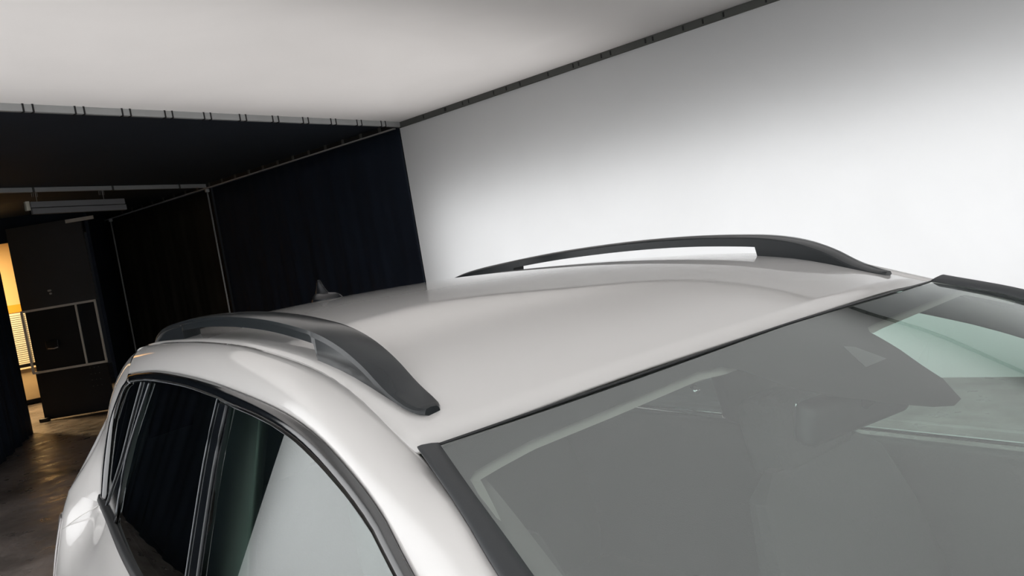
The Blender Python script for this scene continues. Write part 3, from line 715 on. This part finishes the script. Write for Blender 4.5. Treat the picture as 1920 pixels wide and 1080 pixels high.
# ------------------------------------------------------------------ cabin
rows = []
for i in range(25):
    t = i / 24; row = []
    for j in range(-16, 17):
        u_ = j / 16; x = (.040 - .060 * u_ * u_) + (-1.95 - .03) * t
        x = min(x, .10)
        row.append((x, u_ * (lin(yd, min(x, 0)) + .02), (roof_z(min(x, 0), u_ * .5) - .034 - .03 * abs(u_) ** 4 if x < 0 else roof_z(0, u_ * .5) - .034 - x * .30)))
    rows.append(row)
grid('headliner', rows, m_head, car, True, .01, 0)
for s in (-1, 1):
    # inner A, B and C pillar trims
    pa = [Vector((p[0] - .02, s * (abs(p[1]) - .025), p[2] - .035)) for p in EDGE]
    tube('pillar_trim', bylen(pa, 20), .024, m_pillar, car, 8)
    rows = [[Vector((-.70 + .10 * (1.40 - z) * -.3, s * (S(-.6, z) - .03), z)), Vector((-.64, s * (S(-.6, z) - .055), z)), Vector((-.54, s * (S(-.6, z) - .055), z)), Vector((-.50 + .16 * max(0, 1.22 - z), s * (S(-.6, z) - .03), z))] for z in (1.44, 1.35, 1.25, 1.15, 1.02, .85)]
    grid('pillar_trim', rows, m_pillar, car, True, .006, 0)
    rows = [[Vector((-1.35 - (1.42 - z) * .9, s * (S(-1.5, z) - .03), z)), Vector((-1.50 - (1.42 - z) * .9, s * (S(-1.5, z) - .06), z)), Vector((-1.62 - (1.42 - z) * .9, s * (S(-1.6, z) - .05), z))] for z in (1.44, 1.3, 1.15, 1.0)]
    grid('pillar_trim', rows, m_pillar, car, True, .006, 0)
    # door cards with bright belt strip
    rows = [[Vector((x, s * (.745 - .012 * (x + .4) ** 2 - d), z)) for (d, z) in ((.03, 1.035), (.065, 1.030), (.085, .98), (.08, .80), (.10, .70), (.09, .40))] for x in [-1.6 + i * .2 for i in range(13)]]
    grid('door_card', rows, m_dash, car, True, .006, 0)
    for (xa, xb) in ((-1.45, -.72), (-.52, .60)):
        st = tube('sill_strip', [(x, s * (.745 - .012 * (x + .4) ** 2 - .028), 1.052) for x in (xa, (xa * 2 + xb) / 3, (xa + 2 * xb) / 3, xb)], .005, m_chrome, car, 6)

# pale edge of the roof lining seen along the inner side of the black band
m_lip = mat('pale_lining_edge', (0.26, 0.26, 0.24), 0.8)
us = [j / 60 * .975 for j in range(-60, 61)]
rows = [[W(u_, (vb(u_) if abs(u_ + .08) > .25 else .075) - .012 + .0068 * i, -.007 - .0012 * i) for u_ in us] for i in range(5)]
orient(grid('lining_edge', rows, m_lip, car, True), (0, 0, .6))
for s_ in (-1, 1):
    rows = [[W(s_ * (.984 - .020 * (1 - t / 16) * (k / 3) - .003 * k), .115 + .15 * t / 16, -.007 - .002 * k) for k in range(4)] for t in range(17)]
    orient(grid('lining_edge', rows, m_lip, car, True), (0, 0, .6))
    tube('armrest_line', [(-1.2, s_ * .665, .955), (-.46, s_ * .668, .95), (.02, s_ * .668, .915), (.45, s_ * .66, .90)], .004, m_lip, car, 6)

# dashboard, console, steering wheel
rows = []
prof = [(.95, 1.0), (.70, 1.015), (.50, 1.00), (.40, .97), (.34, .90), (.33, .78), (.38, .62)]
for j in range(-12, 13):
    y = j / 12 * .70
    bulge = .035 * math.exp(-((y - .37) / .16) ** 2)
    rows.append([Vector((x - (0.02 if k > 2 else 0) * math.cos(y * 4), y, z + (bulge if 1 <= k <= 3 else 0))) for k, (x, z) in enumerate(prof)])
grid('dashboard', smoothgrid(rows, 36, 24), m_dash, car, True, .01, 0)
box('centre_console', (.05, 0, .52), (.85, .22, .28), m_dash, car, bev=.04)
box('centre_screen', (.36, 0, .93), (.03, .24, .14), m_gloss, car, ry=-.25, bev=.008)
sw = bpy.data.objects.new('steering_wheel', None); COL.objects.link(sw); sw.parent = car; sw.location = (.20, .37, .90); sw.rotation_euler = (0, math.radians(-65), 0)
R_ = .185; rows = []
for a in range(37):
    A_ = a * 2 * math.pi / 36
    rows.append([(math.cos(A_) * (R_ + .015 * math.cos(b * math.pi / 4)), math.sin(A_) * (R_ + .015 * math.cos(b * math.pi / 4)), .015 * math.sin(b * math.pi / 4)) for b in range(8)])
grid('wheel_rim', rows, m_trimgrey, sw, True, closed=True)
box('wheel_hub', (0, 0, -.02), (.13, .15, .05), m_trimgrey, sw, bev=.02)
for a in (90, 270, 180): 
    A_ = math.radians(a); tube('wheel_spoke', [(.05 * math.cos(A_), .05 * math.sin(A_), -.01), (.18 * math.cos(A_), .18 * math.sin(A_), 0)], .014, m_trimgrey, sw, 8, .6)
tube('steering_column', [(.62, .37, .70), (.24, .37, .885)], .035, m_dash, car, 10)

def seat(name, x, y, wd, hd=True):
    sr = bpy.data.objects.new(name, None); COL.objects.link(sr); sr.parent = car; sr.location = (x, y, .40)
    box('seat_cushion', (.05, 0, .12), (.52, wd, .16), m_seat, sr, ry=-.08, bev=.06, seg=4)
    rows = []
    for i, (z, xo, ww, th) in enumerate(((.12, -.20, .90, .10), (.25, -.235, 1.0, .12), (.40, -.27, 1.02, .11), (.55, -.31, .98, .095), (.67, -.345, .84, .075), (.71, -.355, .6, .04))):
        h = wd / 2 * ww
        rows.append([Vector((xo + th / 2 * (1 if math.sin(a * math.pi / 10) > 0 else -1) * abs(math.sin(a * math.pi / 10)) ** .6, h * (1 if math.cos(a * math.pi / 10) > 0 else -1) * abs(math.cos(a * math.pi / 10)) ** .5, z)) for a in range(20)])
    loft('seat_back', rows, m_seat, sr)
    ys = [0] if wd < .7 else [-.38, 0, .38]
    for yy in (ys if hd else []):
        box('headrest', (-.385, yy, .765), (.10, .25, .16), m_seat, sr, ry=-.15, bev=.04, seg=4)
        for d in (-.06, .06): tube('headrest_post', [(-.36, yy + d, .68), (-.37, yy + d, .76)], .006, m_chrome, sr, 6)
seat('front_seat', -.12, -.36, .50); seat('front_seat', .15, .37, .50); seat('rear_seat', -1.0, 0, 1.24)

# interior mirror below the frit lobe, sun visors, overhead console
mr = bpy.data.objects.new('interior_mirror', None); COL.objects.link(mr); mr.parent = car; mr.location = (.150, -.03, 1.335); mr.rotation_euler = (0, math.radians(12), math.radians(-6))
box('mirror_housing', (0, 0, 0), (.035, .21, .06), m_trimgrey, mr, bev=.016, seg=4)
box('mirror_pane', (-.018, 0, 0), (.003, .19, .045), m_chrome, mr, bev=.001)
tube('mirror_stem', [(.01, 0, .01), (.045, 0, .05)], .012, m_trimgrey, mr, 8)
for s in (-1, 1): box('sun_visor', (-.12, s * .30, 1.405), (.13, .34, .012), m_head, car, ry=.20, bev=.006)
box('overhead_console', (-.10, 0, 1.415), (.18, .20, .03), m_pillar, car, ry=.2, bev=.01)
tube('visor_clip', [(-.035, -.13, 1.375), (-.02, -.14, 1.372)], .005, m_chrome, car, 6)

# door mirrors (below the frame)
def dmir(mir):
    s = 1 if mir else -1
    mo = bpy.data.objects.new('door_mirror', None); COL.objects.link(mo); mo.parent = car; mo.location = (.58, s * .93, 1.04)
    box('mirror_shell', (0, 0, 0), (.13, .22, .14), m_paint, mo, bev=.045, seg=5)
    box('mirror_pane', (-.066, 0, 0), (.004, .18, .11), m_chrome, mo, bev=.0015)
    box('mirror_arm', (.02, -s * .14, -.03), (.06, .10, .03), m_gloss, mo, bev=.01)
both(dmir)
for s in (-1, 1):
    for x in (.0, -1.0): box('door_handle', (x - .45, s * .872, .85), (.20, .03, .03), m_paint, car, bev=.012, seg=3)
for s in (-1, 1): tube('wiper', [(.90, s * .1 + .25, 1.045), (.74, s * .1 - .2, 1.12)], .008, m_rubber, car, 6)
# ------------------------------------------------------------------ hall contents seen through the gap
bp_ = box('beige_cabinet', (hx + .25, -.9, .42), (.4, 2.6, .62), m_hallbeige, None, bev=.01); tag(bp_, 'beige low cabinet against the yellow wall beyond the gap', 'cabinet')
nb = thing('notice_board', 'white printed notice sheets under an orange strip beyond the gap', 'notice', None, (hx + .03, -.3, 1.45))
box('orange_header', (0.01, 0, .50), (.02, 2.4, .16), m_orange, nb)
box('sheet', (0.0, 0, .12), (.012, 2.36, .60), m_paper, nb)
box('sheet', (0.0, 0, -.46), (.012, 2.36, .54), m_paper, nb)
ib = bmesh.new()
for k in range(26):
    z = .36 - k * .042
    if -.20 < z < -.16: continue
    g = bmesh.ops.create_cube(ib, size=1.0); bmesh.ops.scale(ib, vec=(.003, 2.0, .007), verts=g['verts']); bmesh.ops.translate(ib, vec=(.009, -.0, z), verts=g['verts'])
for y in (-.5, -.2, .1, .4, .52):
    g = bmesh.ops.create_cube(ib, size=1.0); bmesh.ops.scale(ib, vec=(.003, .008, 1.0), verts=g['verts']); bmesh.ops.translate(ib, vec=(.009, y, -.15), verts=g['verts'])
me = bpy.data.meshes.new('printed_lines'); ib.to_mesh(me); ib.free(); link('printed_lines', me, m_ink, nb)
bar = tube('black_rail', [(hx + .5, .5, .80), (hx + .5, -2.4, .80)], .035, m_rubber, None); tag(bar, 'black horizontal bar below the notice sheets', 'bar')

# ------------------------------------------------------------------ lamps
hl = thing('ceiling_lamp', 'warm ceiling lamp of the lit hall', 'lamp', None, (-16.2, -1.4, H + .04))
box('lamp_body', (0, 0, 0), (1.2, .2, .04), m_lampgrey, hl, bev=.005, seg=1)
l = area_light('lamp_light', (0, 0, -.03), (0, 0, -1), 1.1, .16, P_HALL, (1.0, .72, .38)); l.parent = hl
